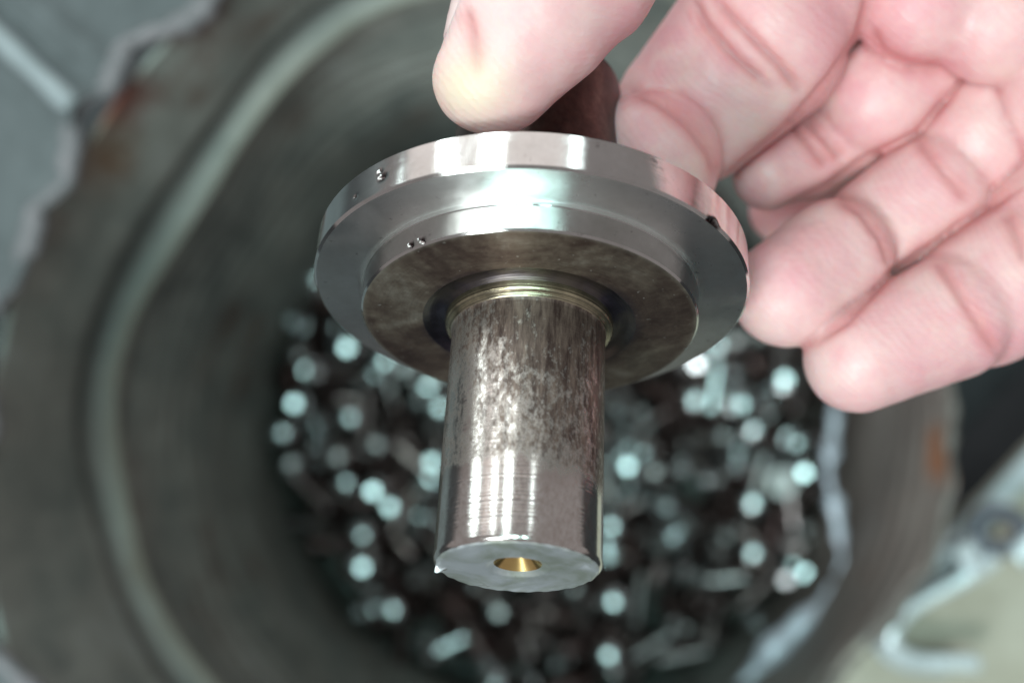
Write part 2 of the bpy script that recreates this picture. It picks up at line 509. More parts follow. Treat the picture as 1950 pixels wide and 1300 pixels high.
for i in range(420):
    t = math.radians(100 + 135 * i / 419); r = R - .0030 + edge_w(t) + .0016
    ep.append((r * math.cos(t), r * math.sin(t), ZS + lift(math.degrees(t)) + .0030)); er.append(.0031 + .0009 * math.sin(i * .21) + .0003 * math.sin(i * .63))
link('rolled_edge', tube('rolled_edge', ep, er, 10), LIPM, sh)
sm_ = sh.modifiers.new('thick', 'SOLIDIFY'); sm_.thickness = .0022; sm_.offset = -1
tag(sh, 'grey ragged-edged metal sheet with a raised rib, lying over the drum rim', 'metal sheet')

# ------------------------------------------------------------------ beige box beside the drum, with hook
BD = 585
e1 = P(1950, 852, BD); e0 = P(1720, 1092, BD)
zt = (e1.z + e0.z) / 2
dr = Vector((e1.x - e0.x, e1.y - e0.y, 0)).normalized(); nrm = Vector((dr.y, -dr.x, 0))
off = Vector((e0.x, e0.y, 0)).dot(nrm); off = max(off, R + .006)
base = nrm * off
BEIGE = m_simple('beige_board', (.31, .28, .22), (.41, .38, .315), .7, 25, 0, (.48, .455, .40), .3)
STRIP = m_simple('pale_grey_strip', (.33, .36, .38), (.45, .48, .50), .5, 50, .2, (.55, .58, .6), .2)
def rbox(name, c, ax, ay, hx, hy, z0, z1, bev=.002):
    import bmesh
    bm = bmesh.new()
    vs = []
    for z in (z0, z1):
        for sx, sy in ((-1, -1), (1, -1), (1, 1), (-1, 1)):
            p = c + ax * hx * sx + ay * hy * sy; vs.append(bm.verts.new((p.x, p.y, z)))
    for q in ((3, 2, 1, 0), (4, 5, 6, 7), (0, 1, 5, 4), (1, 2, 6, 5), (2, 3, 7, 6), (3, 0, 4, 7)):
        bm.faces.new([vs[i] for i in q])
    bmesh.ops.bevel(bm, geom=bm.edges[:], offset=bev, segments=2, affect='EDGES')
    bmesh.ops.recalc_face_normals(bm, faces=bm.faces)
    me = bpy.data.meshes.new(name); bm.to_mesh(me); bm.free(); me.shade_smooth(); me.set_sharp_from_angle(angle=.6)
    return me
box = tag(empty('storage_box', (0, 0, 0)), 'dark box with a beige lid and a pale grey edge strip, standing beside the drum', 'box')
cb = base + nrm * .13 + dr * .04
DARKBOX = m_simple('dark_box_side', (.012, .012, .014), (.03, .03, .034), .6, 30)
link('lid', rbox('lid', cb, dr, nrm, .26, .13, zt - .012, zt, .002), BEIGE, box)
link('body', rbox('body', cb + nrm * .012, dr, nrm, .25, .12, .002, zt - .0125, .003), DARKBOX, box)
link('edge_strip', rbox('edge_strip', base + nrm * .0055 + dr * .165, dr, nrm, .135, .0055, zt - .010, zt + .004, .0015), STRIP, box)

HOOKM = m_simple('pale_blue_paint', (.60, .67, .70), (.78, .86, .89), .22, 70, .45, (.88, .95, .97), .2, coat=.3)
DARKM = m_simple('dark_ring_steel', (.06, .065, .08), (.16, .17, .20), .4, 90, .6, (.3, .32, .36), .3)
HD = 560
hk = tag(empty('wire_hook', P(1760, 1180, HD)), 'pale blue bent wire hook with a dark ring, lying on the beige box', 'hook')
def hlink(name, pts, rad, mat, n=50, flat=1.0, seg=14):
    pp = [P(*p) for p in spline(pts, n)]
    me = tube(name, [p - hk.location for p in pp], rad, seg, flat)
    return link(name, me, mat, hk)
hz = HD
hlink('rod', [(1895, 1062, hz), (1860, 1082, hz), (1822, 1108, hz), (1760, 1142, hz), (1718, 1170, hz), (1697, 1205, hz), (1708, 1236, hz), (1752, 1255, hz),
              (1810, 1260, hz), (1862, 1262, hz)], [.0039 + .0005 * math.sin(i * .3) for i in range(50)], HOOKM)
hlink('back_rod', [(1838, 1080, hz + 9), (1780, 1118, hz + 9), (1715, 1152, hz + 9), (1684, 1185, hz + 9), (1676, 1215, hz + 9), (1690, 1243, hz + 9), (1730, 1262, hz + 9), (1800, 1270, hz + 9)],
      .0042, STRIP)
hlink('prong', [(1862, 1080, hz), (1845, 1060, hz - 2), (1832, 1036, hz - 4)], [.0052 + .0016 * (i / 19) for i in range(20)], HOOKM, 20)
hlink('ring', [(1905 + 42 * math.cos(t), 1010 + 34 * math.sin(t), hz) for t in np.linspace(0, 6.283, 24)], .0042, DARKM, 60)
hlink('clip', [(1935, 1065, hz - 3), (1960, 1040, hz - 3), (1985, 1015, hz - 3)], .0062, HOOKM, 12)

# ------------------------------------------------------------------ turned parts lying in the drum
def steel_piece(name, c1, c2, rough, rustc, ramt):
    m = M(name); n = m.noise(150, 4, .6); m.set(Metallic=.95)
    oi = m.n('ShaderNodeObjectInfo')
    c = m.mix(m.ramp(n, [(.4, 0), (.65, 1)]), c1, c2)
    c = m.mix(m.math('MULTIPLY', m.ramp(m.noise(90, 4, .6), [(.5, 0), (.68, 1)]), ramt), c, rustc)
    c = m.mix(m.math('MULTIPLY', oi.outputs['Random'], .5), c, (.06, .05, .05))
    m.set(Base_Color=c, Roughness=rough); m.bump(n, .1, .0004)
    return m.m
PB = steel_piece('oiled_bright_steel', (.82, .84, .86), (.66, .67, .68), .23, (.3, .24, .2), .3)
PD = steel_piece('dark_oiled_steel', (.13, .08, .078), (.23, .165, .16), .30, (.12, .07, .055), .6)
PM = steel_piece('grey_oiled_steel', (.27, .23, .23), (.40, .36, .36), .32, (.2, .13, .1), .5)

def piece(name, prof, seg=18):
    return lathe(name, prof, seg, 30, None, True)
PROF = {
    'turned_pin': [(.4, 15.4), (.5, 16), (2.8, 16), (4.3, 14.9), (4.6, 14.4), (4.6, -2), (6.2, -2.4), (6.6, -3), (6.6, -6), (6.2, -6.5), (4.6, -6.8), (4.6, -15), (3.8, -16), (1.0, -16), (.9, -14.5)],
    'flanged_spindle': [(1.1, 12.8), (1.2, 14.5), (4.4, 14.5), (5.2, 13.8), (5.2, 2.4), (10.2, 2.2), (10.6, 1.8), (10.6, .2), (13.2, 0), (13.6, -.4), (13.6, -2.6), (13.2, -3), (6, -3.2), (5.6, -3.8), (5.6, -15), (4.6, -16), (.5, -16)],
    'steel_roller': [(.5, 6.4), (.6, 7), (3.2, 7), (6.0, 5.9), (6.5, 5.6), (6.5, -5.6), (6.3, -6.2), (5.2, -7), (1.3, -7), (1.2, -5.6)],
    'steel_bush': [(4.2, -5), (4.2, 4.4), (4.8, 5), (8.2, 5), (8.9, 4.3), (8.9, -4.3), (8.2, -5), (4.8, -5), (4.2, -5)],
}
LBL = {'turned_pin': ('small oily turned steel pin with a collar, lying in the heap in the drum', 'pin', 'turned pins in the drum'),
       'flanged_spindle': ('small dark flanged steel spindle lying among the heaped parts in the drum', 'spindle', 'flanged spindles in the drum'),
       'steel_roller': ('short oily steel roller lying in the heap in the drum', 'roller', 'steel rollers in the drum'),
       'steel_bush': ('dark ring-shaped steel bush lying in the heap in the drum', 'bush', 'steel bushes in the drum')}
PMESH = {}
for k, pr in PROF.items():
    for nm, mt in (('b', PB), ('d', PD), ('m', PM)):
        me = piece(k, pr); me.materials.append(mt); PMESH[k, nm] = me

PILE_Z = 0.10
glint = [(598, 543, 1), (556, 612, .8), (660, 662, 1.1), (568, 660, .5), (603, 710, .6), (682, 738, .6), (728, 690, .7), (560, 768, .9), (600, 793, 1.1), (670, 796, 1),
         (797, 765, .95), (822, 880, 1.1), (535, 825, .9), (598, 842, .6), (556, 882, .5), (653, 928, .8), (710, 935, .7), (742, 965, .6), (686, 1003, .6), (690, 1080, 1.1), (706, 1130, .6),
         (742, 1162, 1), (684, 1166, .8), (810, 1212, .9), (840, 778, .8), (826, 222, .5), (790, 236, .4), (1325, 760, .9), (1398, 700, 1.1), (1412, 770, 1.2), (1427, 825, 1), (1494, 722, 1.1),
         (1195, 888, 1.1), (1170, 770, .6), (1520, 843, .9), (1345, 915, .8), (1432, 960, .8), (1270, 965, .6), (1222, 1010, .4), (1438, 1050, 1.3), (1497, 1105, 1.1), (1533, 1092, 1.1),
         (1160, 1250, .9), (995, 1272, .8), (1448, 1195, .7), (1160, 1010, .7), (1282, 1185, .4), (1405, 1010, .5), (940, 1285, .7), (1378, 830, .4), (1168, 860, .6), (640, 870, .5), (790, 1105, .5),
         (1455, 765, .4), (720, 845, .5), (800, 940, .6), (1535, 1005, .5), (1240, 900, .4), (1300, 840, .35), (770, 700, .5)]
placed = []
for _ in range(900):
    if len(glint) > 112: break
    qx, qy = random.uniform(500, 1560), random.uniform(380, 1330)
    if math.hypot(qx - 1050, qy - 802) > 515 or any(math.hypot(qx - g_[0], qy - g_[1]) < 42 for g_ in glint): continue
    if random.random() > (.9 if qx < 900 else .55): continue
    glint.append((qx, qy, random.uniform(.25, .75)))
def place(kind, mt, loc, nvec, spin=None, lab=None):
    o = link(kind, PMESH[kind, mt])
    q = Vector(nvec).normalized().to_track_quat('Z', 'Y')
    o.rotation_mode = 'QUATERNION'
    from mathutils import Quaternion
    o.rotation_quaternion = q @ Quaternion((0, 0, 1), random.uniform(0, 6.28))
    o.location = loc
    L = LBL[kind]
    tag(o, lab or L[0], L[1], None if lab else L[2])
    placed.append(o)
    return o

bright_lamps = [LAMPS[5], LAMPS[6], LAMPS[7], LAMPS[2], LAMPS[8]]
for i, (px, py, s) in enumerate(glint):
    d = 700 - random.uniform(6, 14)
    p = P(px, py, d)
    tocam = (Vector(CAM) - p).normalized()
    L = bright_lamps[i % 5]
    tol = (L.location + Vector((random.uniform(-.1, .1), random.uniform(-.1, .1), 0)) - p).normalized()
    h = (tocam + tol).normalized()
    j = (1.12 - s) * .16
    h = (h + Vector((random.gauss(0, j), random.gauss(0, j), 0))).normalized()
    kind = 'turned_pin' if i % 3 else 'steel_roller'
    up = ('turned steel pin with its pale glinting end facing up out of the heap', 'pins with glinting ends facing up') if i % 3 else ('short steel roller with its pale glinting face turned up in the heap', 'rollers with glinting faces turned up')
    ln = .016 if kind == 'turned_pin' else .007
    o = place(kind, 'b' if s > .55 else 'm', p - h * ln, h)
    o['label'], o['group'] = up
# the end that shows its centre hole, near the right wall
p = P(1490, 918, 690); h = (Vector(CAM) - p).normalized()
place('steel_bush', 'm', p - h * .004, h, lab='brown ring-shaped bush facing up with a dark centre hole, by the right drum wall')
p = P(1175, 1275, 688)
place('steel_roller', 'm', p, (Vector((.35, .3, 1))), lab='stubby brown steel roller with a pale glint, below the held shaft end')
# the rest of the top layers
n_more = 296 - len(placed)
cells = []
tries = 0
while len(cells) < n_more and tries < 60000:
    tries += 1
    r = (R - .014) * math.sqrt(random.random()); t = random.uniform(0, 6.283)
    x, y = r * math.cos(t), r * math.sin(t)
    md = .0165 if tries < 30000 else .0125
    if all((x - c[0]) ** 2 + (y - c[1]) ** 2 > md * md for c in cells): cells.append((x, y))
for (x, y) in cells:
    kind = random.choices(['turned_pin', 'flanged_spindle', 'steel_roller', 'steel_bush'], [4, 2.2, 2, 1.8])[0]
    nv = Vector((random.gauss(0, 1), random.gauss(0, 1), random.gauss(0, .35)))
    if kind in ('steel_bush', 'flanged_spindle'): nv = Vector((random.gauss(0, 1), random.gauss(0, 1), abs(random.gauss(0, 1))))
    mt = random.choices(['d', 'm', 'b'], [5, 4, 1.4])[0]
    place(kind, mt, (x, y, PILE_Z - .014 + random.uniform(-.007, .006)), nv)

# the heap underneath, one mass
hv = []; hf = []
for (kind, cnt) in (('turned_pin', 260), ('flanged_spindle', 150), ('steel_roller', 180)):
    me = PMESH[kind, 'd']; vv = np.array([v.co[:] for v in me.vertices]); ff = [tuple(p.vertices) for p in me.polygons]
    for _ in range(cnt):
        q = Vector((random.gauss(0, 1), random.gauss(0, 1), random.gauss(0, .6))).normalized().to_track_quat('Z', 'Y').to_matrix()
        r = (R - .02) * math.sqrt(random.random()); t = random.uniform(0, 6.283)
        c = np.array([r * math.cos(t), r * math.sin(t), random.uniform(.050, .082)])
        o0 = len(hv); hv.extend((vv @ np.array(q).T + c).tolist()); hf.extend([tuple(i + o0 for i in p) for p in ff])
heap = link('steel_parts_heap', mesh('steel_parts_heap', hv, hf, False), PD)
tag(heap, 'dark mass of oily steel parts deep in the drum under the top layer', 'steel parts', kind='stuff')

# ------------------------------------------------------------------ the held part (axis along local Z, +Z toward the free end)
AX, AL = -.055, .496
n_c = np.array([math.sin(AX) * math.cos(AL), -math.cos(AX) * math.cos(AL), math.sin(AL)])
o_c = np.array([2.122, 4.992, -134.115])
sp = tag(empty('flanged_steel_spindle', Vector(C2W(o_c))),
         'big stepped steel spindle with a bright double flange, held between thumb and forefinger', 'spindle')
nw = Vector(ROT @ n_c); uw = Vector(ROT @ np.array([1, 0, 0.0])); uw = (uw - nw * uw.dot(nw)).normalized(); vw = nw.cross(uw)
sp.matrix_world = Matrix(((uw.x, vw.x, nw.x, sp.location.x), (uw.y, vw.y, nw.y, sp.location.y), (uw.z, vw.z, nw.z, sp.location.z), (0, 0, 0, 1)))
# local: x = picture right, y = away from the camera side?  (computed below)
def ang_of(px, py, s, Rr):
    """local angle of the rim point of radius Rr at axial s that is nearest to a picture position"""
    best = None
    for t in np.linspace(0, 2 * np.pi, 1440, endpoint=False):
        wpt = sp.matrix_world @ Vector((Rr * math.cos(t) / 1000, Rr * math.sin(t) / 1000, s / 1000))
        c = ROT.T @ (np.array(wpt) - CAM) 
        d = (975 + FPX * c[0] / -c[2] - px) ** 2 + (650 - FPX * c[1] / -c[2] - py) ** 2
        if c[2] < -.25: continue
        if best is None or d < best[0]: best = (d, t)
    return best[1]

def fil(r0, z0, r1, z1, n, sgn=1):
    return [(r0 + (r1 - r0) * i / n, z0 + (z1 - z0) * i / n) for i in range(n + 1)]

def pits(lst, depth_noise=.02, seed=1):
    def wob(v):
        rr = np.hypot(v[:, 0], v[:, 1]); c = np.zeros((len(v), 3))
        d = np.zeros(len(v)); 
        for (t, r, z, rad, dep) in lst:
            rad *= .8
            q = np.array([r * math.cos(t), r * math.sin(t), z])
            dd = np.linalg.norm(v - q, axis=1) / rad
            d += dep * np.exp(-dd ** 2 * 1.6)
        d += depth_noise * smooth_noise(v, seed, 2.5) * .5
        wob.pit = np.clip(d * 9, 0, 1)
        k = 1 - d / np.maximum(rr, 1)
        v = v.copy(); v[:, 0] *= k; v[:, 1] *= k
        return v
    return wob

SEG = 540
Z2 = 3.436; ZE = Z2 + 28.87
# outer flange
a1 = ang_of(722, 322, -2.2, 25); a2 = ang_of(672, 366, -1.6, 25); a3 = ang_of(1352, 432, 0, 24.6)
lst = [(a1, 25, -2.1, .55, .35), (a1 + .02, 25, -2.9, .35, .25), (a2, 25, -1.5, .35, .25), (a3, 24.8, -.1, .7, .5), (a3 + .03, 24.9, -.1, .4, .4), (a3 - .035, 24.9, 0, .35, .3)]
for _ in range(110):
    lst.append((random.uniform(0, 6.28), 24.95, random.choice([-.05, -4.45, -.1]), random.uniform(.06, .17), random.uniform(.02, .09)))
side = [(24.6, -4.5)] + fil(24.78, -4.5, 25, -4.3, 3) + fil(25, -4.1, 25, -.42, 16) + fil(25, -.28, 24.7, 0, 3)
link('flange', lathe('flange', [(11.0, -4.5)] + side, SEG, 40, pits(lst, .01, 3)), STEEL_SIDE, sp)
face = fil(24.7, 0, 19.75, 0, 12) + [(19.6, -.10), (19.42, -.14), (19.34, -.02), (19.32, .2), (19.32, .35)]
link('flange_face', lathe('flange_face', face, SEG, 40), STEEL_FACE, sp)
# inner flange
b1 = ang_of(778, 461, 3.0, 19.2); b2 = ang_of(800, 450, 2.9, 19.2)
lst = [(b1, 19.25, 2.7, .38, .45), (b1 - .012, 19.25, 3.0, .25, .3), (b2, 19.25, 2.75, .42, .3), (b2 + .025, 19.25, 2.5, .2, .2), (b2 - .012, 19.25, 3.1, .25, .25)]
for _ in range(60):
    lst.append((random.uniform(0, 6.28), 19.2, 3.4, random.uniform(.06, .16), random.uniform(.02, .09)))
side = fil(19.32, .35, 19.25, .5, 2) + fil(19.25, .7, 19.22, 3.1, 12) + fil(19.22, 3.2, 19.0, Z2, 3)
link('inner_flange', lathe('inner_flange', side, SEG, 40, pits(lst, .01, 5)), STEEL_SIDE, sp)
face = fil(19.0, Z2, 12.2, Z2 + .05, 10)
link('inner_flange_face', lathe('inner_flange_face', face, 256, 40), OXIDE, sp)
face = [(12.2, Z2 + .05), (11.95, Z2 - .05), (11.6, Z2 - .45), (11.2, Z2 - .6), (10.4, Z2 - .62), (9.9, Z2 - .4), (9.62, Z2 - .1)]
link('undercut', lathe('undercut', face, 256, 60), BLUED, sp)
ring = [(9.62, Z2 - .1), (9.60, Z2 + .35), (9.55, Z2 + .75), (9.42, Z2 + .95), (9.25, Z2 + 1.05), (9.1, Z2 + 1.1), (9.0, Z2 + 1.35), (8.86, Z2 + 1.5)]
link('collar_ring', lathe('collar_ring', ring, 256, 25), STRAW, sp)
# free shaft
def shaft_w(v):
    v = v.copy(); k = 1 + .0009 * smooth_noise(v, 9, .9)
    v[:, 0] *= k; v[:, 1] *= k
    return v
sh_p = [(8.86, Z2 + 1.5), (8.74, Z2 + 1.7)] + fil(8.73, Z2 + 2, 8.73, ZE - .75, 30) + [(8.72, ZE - .6), (8.67, ZE - .44), (8.56, ZE - .30), (8.38, ZE - .16)]
link('shaft', lathe('shaft', sh_p, 256, 30, shaft_w), SHAFT, sp)
e1_ = ang_of(824, 1085, ZE, 8.6)
def end_w(v):
    v = v.copy(); rr = np.hypot(v[:, 0], v[:, 1]); an = np.arctan2(v[:, 1], v[:, 0])
    edge = np.clip((rr - 7.2) / 1.2, 0, 1)
    v[:, 2] += edge * .07 * np.sin(an * 23) * np.sin(an * 7 + 1)
    da = (an - e1_ + np.pi) % (2 * np.pi) - np.pi
    burr = np.exp(-(da / .09) ** 2) * edge
    v[:, 2] += burr * .45 * (1 + .6 * np.sin(an * 150))
    v[:, 0] *= 1 + burr * .03; v[:, 1] *= 1 + burr * .03
    da = (an - ang_of(1112, 1085, ZE, 7.4) + np.pi) % (2 * np.pi) - np.pi
    v[:, 2] -= .35 * np.exp(-(da / .10) ** 2 - ((rr - 7.1) / .5) ** 2)
    return v
ef = [(8.38, ZE - .16), (8.28, ZE - .07), (8.12, ZE - .01), (7.9, ZE + .02), (7.6, ZE - .04), (7.3, ZE - .08)] + fil(7.0, ZE - .09, 3.5, ZE - .14, 8) + [(3.35, ZE - .15), (3.2, ZE - .20), (3.05, ZE - .28), (2.75, ZE - .42), (2.5, ZE - .55)]
link('end_face', lathe('end_face', ef, 256, 30, end_w), ENDF, sp)
bore = [(2.5, ZE - .55), (1.9, ZE - 1.15), (.75, ZE - 2.3), (.55, ZE - 2.5), (.5, ZE - 3.6), (.02, ZE - 3.7)]
link('centre_hole', lathe('centre_hole', bore, 96, 30), BORE, sp)
# gripped end
up = [(11.6, -4.52), (11.5, -5.6), (11.1, -6.4), (10.6, -7.2), (10.35, -8)] + fil(10.35, -9, 10.35, -30, 16) + [(10.2, -30.8), (9.7, -31.6), (8.8, -32.2), (7.5, -32.5), (.05, -32.5)]
link('gripped_shaft', lathe('gripped_shaft', up, 192, 35), UPPER, sp)

# ------------------------------------------------------------------ hand: one continuous surface from a distance field
def K(px, py, d, rpx):
    return (np.array([(px - 975) / FPX * d, -(py - 650) / FPX * d, -d]), rpx * d / FPX)
FAT = 0.30
H = 0.42
lo = np.array([-14.0, -16.0, -190.0]); hi = np.array([150.0, 118.0, -90.0])
dims = np.ceil((hi - lo) / H).astype(int)
F = np.full(dims, 30.0, np.float32)
def smin(x, y, k):
    h = np.clip(.5 + .5 * (y - x) / k, 0, 1)
    return y + (x - y) * h - k * h * (1 - h)
def chain(prims, k_in, k_out):
    """prims: list of (A, B) round cones"""
    global F
    pad = 6
    mn = np.min([np.minimum(A[0] - A[1], B[0] - B[1]) for A, B in prims], 0) - pad
    mx = np.max([np.maximum(A[0] + A[1], B[0] + B[1]) for A, B in prims], 0) + pad
    i0 = np.clip(((mn - lo) / H).astype(int), 0, dims); i1 = np.clip(((mx - lo) / H).astype(int) + 2, 0, dims)
    ax = [(lo[c] + H * np.arange(i0[c], i1[c])).astype(np.float32) for c in range(3)]
    X, Y, Z = np.meshgrid(*ax, indexing='ij')
    G = None
    for A, B in prims:
        p, r0 = A; q, r1 = B; d = (q - p); L = max(d @ d, 1e-6)
        t = np.clip(((X - p[0]) * d[0] + (Y - p[1]) * d[1] + (Z - p[2]) * d[2]) / L, 0, 1)
        D = np.sqrt((X - p[0] - t * d[0]) ** 2 + (Y - p[1] - t * d[1]) ** 2 + (Z - p[2] - t * d[2]) ** 2) - (r0 + (r1 - r0) * t + FAT)
        G = D if G is None else smin(G, D, k_in)
    sl = tuple(slice(i0[c], i1[c]) for c in range(3))
    F[sl] = smin(F[sl], G, k_out)

# forearm side, palm and thumb root (mostly outside the picture)
chain([(K(2020, -160, 168, 190), K(2500, -520, 174, 260)), (K(1800, -230, 166, 180), K(2400, -560, 172, 260)), (K(2150, 60, 168, 180), K(2550, -420, 174, 260)),
       (K(2450, -540, 174, 270), K(2700, -760, 176, 240)), (K(1560, -560, 124, 200), K(2250, -460, 134, 250)), (K(2250, -460, 134, 250), K(2700, -640, 160, 260))], 12, 1)
# finger roots / pads of the palm
chain([(K(1745, 8, 152, 112), K(1900, -120, 160, 130)), (K(1892, 50, 151, 104), K(2020, -80, 160, 130)), (K(2012, 188, 152, 106), K(2140, 60, 160, 130))], 2.0, 4)
# index
chain([(K(1650, -260, 158, 172), K(1482, -6, 154, 166)), (K(1440, 82, 152.5, 168), K(1312, 214, 154, 138)), (K(1240, 306, 147, 128), K(1165, 400, 148, 96))], .7, .3)
# middle
chain([(K(1830, 10, 164, 120), K(1668, 184, 160, 108)), (K(1606, 258, 164, 80), K(1540, 295, 164, 76)), (K(1520, 306, 163, 76), K(1462, 334, 161, 62)), (K(1490, 400, 184, 60), K(1640, 350, 182, 76))], .7, .25)
# ring
chain([(K(1980, 110, 161, 112), K(1850, 274, 158, 98)), (K(1770, 360, 158, 100), K(1674, 432, 158, 96)), (K(1592, 486, 154, 104), K(1500, 556, 150, 102))], .6, .25)
# little
chain([(K(2090, 320, 157, 130), K(2000, 430, 155, 126)), (K(1946, 518, 154, 136), K(1872, 566, 154, 130)), (K(1806, 606, 151, 114), K(1634, 682, 148, 99)), (K(1720, 520, 172, 66), K(1900, 440, 172, 90))], .6, .25)
# thumb
chain([(K(1560, -560, 124, 200), K(1270, -310, 124, 172)), (K(1270, -310, 124, 172), K(1080, -90, 123.5, 168)), (K(1062, -56, 123, 176), K(922, 152, 121, 90)), (K(1010, 60, 122, 128), K(962, 140, 121.5, 98))], 3.0, .5)

def surface_nets(F, lo, H):
    s = F < 0
    nx, ny, nz = F.shape
    cnt = np.zeros((nx - 1, ny - 1, nz - 1), np.int8)
    for i in (0, 1):
        for j in (0, 1):
            for k in (0, 1):
                cnt += s[i:nx - 1 + i, j:ny - 1 + j, k:nz - 1 + k]
    act = (cnt > 0) & (cnt < 8)
    idx = np.argwhere(act); vid = np.full(act.shape, -1, np.int64); vid[act] = np.arange(len(idx))
    corner = {}
    for i in (0, 1):
        for j in (0, 1):
            for k in (0, 1):
                corner[i, j, k] = F[idx[:, 0] + i, idx[:, 1] + j, idx[:, 2] + k]
    acc = np.zeros((len(idx), 3)); num = np.zeros(len(idx))
    cs = list(corner)
    for c in cs:
        for a_ in range(3):
            if c[a_] == 0:
                e = list(c); e[a_] = 1; e = tuple(e)
                f0, f1 = corner[c], corner[e]; m = (f0 < 0) != (f1 < 0)
                t = np.where(m, f0 / np.where(m, f0 - f1, 1), 0)
                pt = np.tile(np.array(c, float), (len(idx), 1)); pt[:, a_] = t
                acc[m] += pt[m]; num[m] += 1
    V = lo + H * (idx + acc / num[:, None])
    Q = []
    for a_ in range(3):
        b_, c_ = (a_ + 1) % 3, (a_ + 2) % 3
        s0 = np.take(s, range(0, F.shape[a_] - 1), a_); s1 = np.take(s, range(1, F.shape[a_]), a_)
        e = np.argwhere(s0 != s1)
        ok = (e[:, b_] > 0) & (e[:, c_] > 0) & (e[:, b_] < F.shape[b_] - 1) & (e[:, c_] < F.shape[c_] - 1)
        e = e[ok]; ins = s0[e[:, 0], e[:, 1], e[:, 2]]
        def at(db, dc):
            q = e.copy(); q[:, b_] += db; q[:, c_] += dc; return vid[q[:, 0], q[:, 1], q[:, 2]]
        quad = np.stack([at(-1, -1), at(0, -1), at(0, 0), at(-1, 0)], 1)
        quad[~ins] = quad[~ins][:, ::-1]
        Q.append(quad)
    return V, np.concatenate(Q)
# close the field at the grid's border
for c in range(3):
    for e in (0, -1):
        sl = [slice(None)] * 3; sl[c] = e; F[tuple(sl)] = np.maximum(F[tuple(sl)], 1.0)
V, Q = surface_nets(F, lo, H)
def adj(V, Q):
    E_ = np.concatenate([Q[:, [0, 1]], Q[:, [1, 2]], Q[:, [2, 3]], Q[:, [3, 0]]]); return np.concatenate([E_, E_[:, ::-1]])
E_ = adj(V, Q); deg = np.bincount(E_[:, 0], minlength=len(V))[:, None]
def relax(V, w_):
    s_ = np.stack([np.bincount(E_[:, 0], V[E_[:, 1], c], minlength=len(V)) for c in range(3)], 1) / deg
    return V + w_ * (s_ - V)
for _ in range(2): V = relax(V, .6)
def normals(V):
    n = np.cross(V[Q[:, 2]] - V[Q[:, 0]], V[Q[:, 3]] - V[Q[:, 1]])
    o = np.stack([np.bincount(Q.ravel(), np.repeat(n[:, c], 4), minlength=len(V)) for c in range(3)], 1)
    return o / (np.linalg.norm(o, axis=1, keepdims=True) + 1e-12)
N = normals(V)
pxy = np.stack([975 + FPX * V[:, 0] / -V[:, 2], 650 - FPX * V[:, 1] / -V[:, 2]], 1)
def poly_d(pts):
    b = np.full(len(V), 1e9); tt = np.zeros(len(V)); m = len(pts) - 1
    for i in range(m):
        p, q = np.array(pts[i], float), np.array(pts[i + 1], float); d = q - p
        t = np.clip(((pxy - p) @ d) / (d @ d), 0, 1); dd = np.hypot(*(pxy - p - t[:, None] * d).T)
        u = dd < b; b[u] = dd[u]; tt[u] = (i + t[u]) / m
    return b, tt
facing = N[:, 2] > .05
disp = np.zeros(len(V)); flush_shade = np.zeros(len(V))
CREASE = [  # polyline, width px, depth mm
    ([(1318, 0), (1345, 48), (1398, 108), (1468, 168)], 6.5, .8), ([(1352, -10), (1420, 58), (1482, 120), (1526, 178)], 6, .8),
    ([(1195, 172), (1250, 192), (1310, 238), (1350, 292), (1368, 350)], 7, .4),
    ([(1503, 232), (1546, 278), (1578, 318)], 7, .5), ([(1530, 222), (1574, 268), (1604, 306)], 7, .5),
    ([(1590, 372), (1640, 405), (1678, 455), (1698, 515)], 7, .35), ([(1742, 260), (1790, 320), (1848, 388)], 6, .3),
    ([(1780, 492), (1818, 545), (1856, 605), (1906, 682)], 6, .35), ([(1915, 400), (1935, 450), (1958, 500)], 7, .4),
    ([(1655, 50), (1682, 100), (1730, 124), (1806, 130)], 8, .3),
    ([(1652, -20), (1648, 20), (1632, 72), (1580, 147), (1507, 234), (1396, 327), (1366, 368)], 6, .45),
    ([(1838, 148), (1745, 256), (1640, 306), (1580, 352), (1460, 412)], 6, .45),
    ([(1965, 340), (1890, 392), (1847, 416), (1695, 522), (1613, 612), (1532, 664)], 6, .4),
    ([(884, 10), (900, 60), (908, 110), (905, 150)], 6, .35),
]
for pts, wd, dep in CREASE:
    b, tt = poly_d(pts)
    fade = np.clip(np.minimum(tt, 1 - tt) * 6 + .25, 0, 1)
    g = np.exp(-(b / wd) ** 2) * facing * fade
    disp -= dep * g
    flush_shade = np.maximum(flush_shade, np.exp(-(b / (wd * 3)) ** 2) * facing * fade * .8)
disp += .10 * smooth_noise(V, 21, .45) + .05 * smooth_noise(V, 22, 1.1)
V = V + N * disp[:, None]
V = relax(V, .35)
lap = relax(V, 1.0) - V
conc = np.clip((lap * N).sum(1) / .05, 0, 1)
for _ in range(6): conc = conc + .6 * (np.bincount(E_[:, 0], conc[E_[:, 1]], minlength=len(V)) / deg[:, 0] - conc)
flush_shade = np.maximum(flush_shade, np.clip(conc * 1.5, 0, 1))  # skin redness plus shade painted into hollows and finger contacts
blanch = np.exp(-((pxy[:, 0] - 890) / 75) ** 2 - ((pxy[:, 1] - 168) / 62) ** 2) * (V[:, 2] > -133)
hm = fast_mesh('hand', C2W(V), Q)
at = hm.attributes.new('flush_shade', 'FLOAT', 'POINT'); at.data.foreach_set('value', flush_shade.astype(np.float32))
at = hm.attributes.new('blanch', 'FLOAT', 'POINT'); at.data.foreach_set('value', blanch.astype(np.float32))

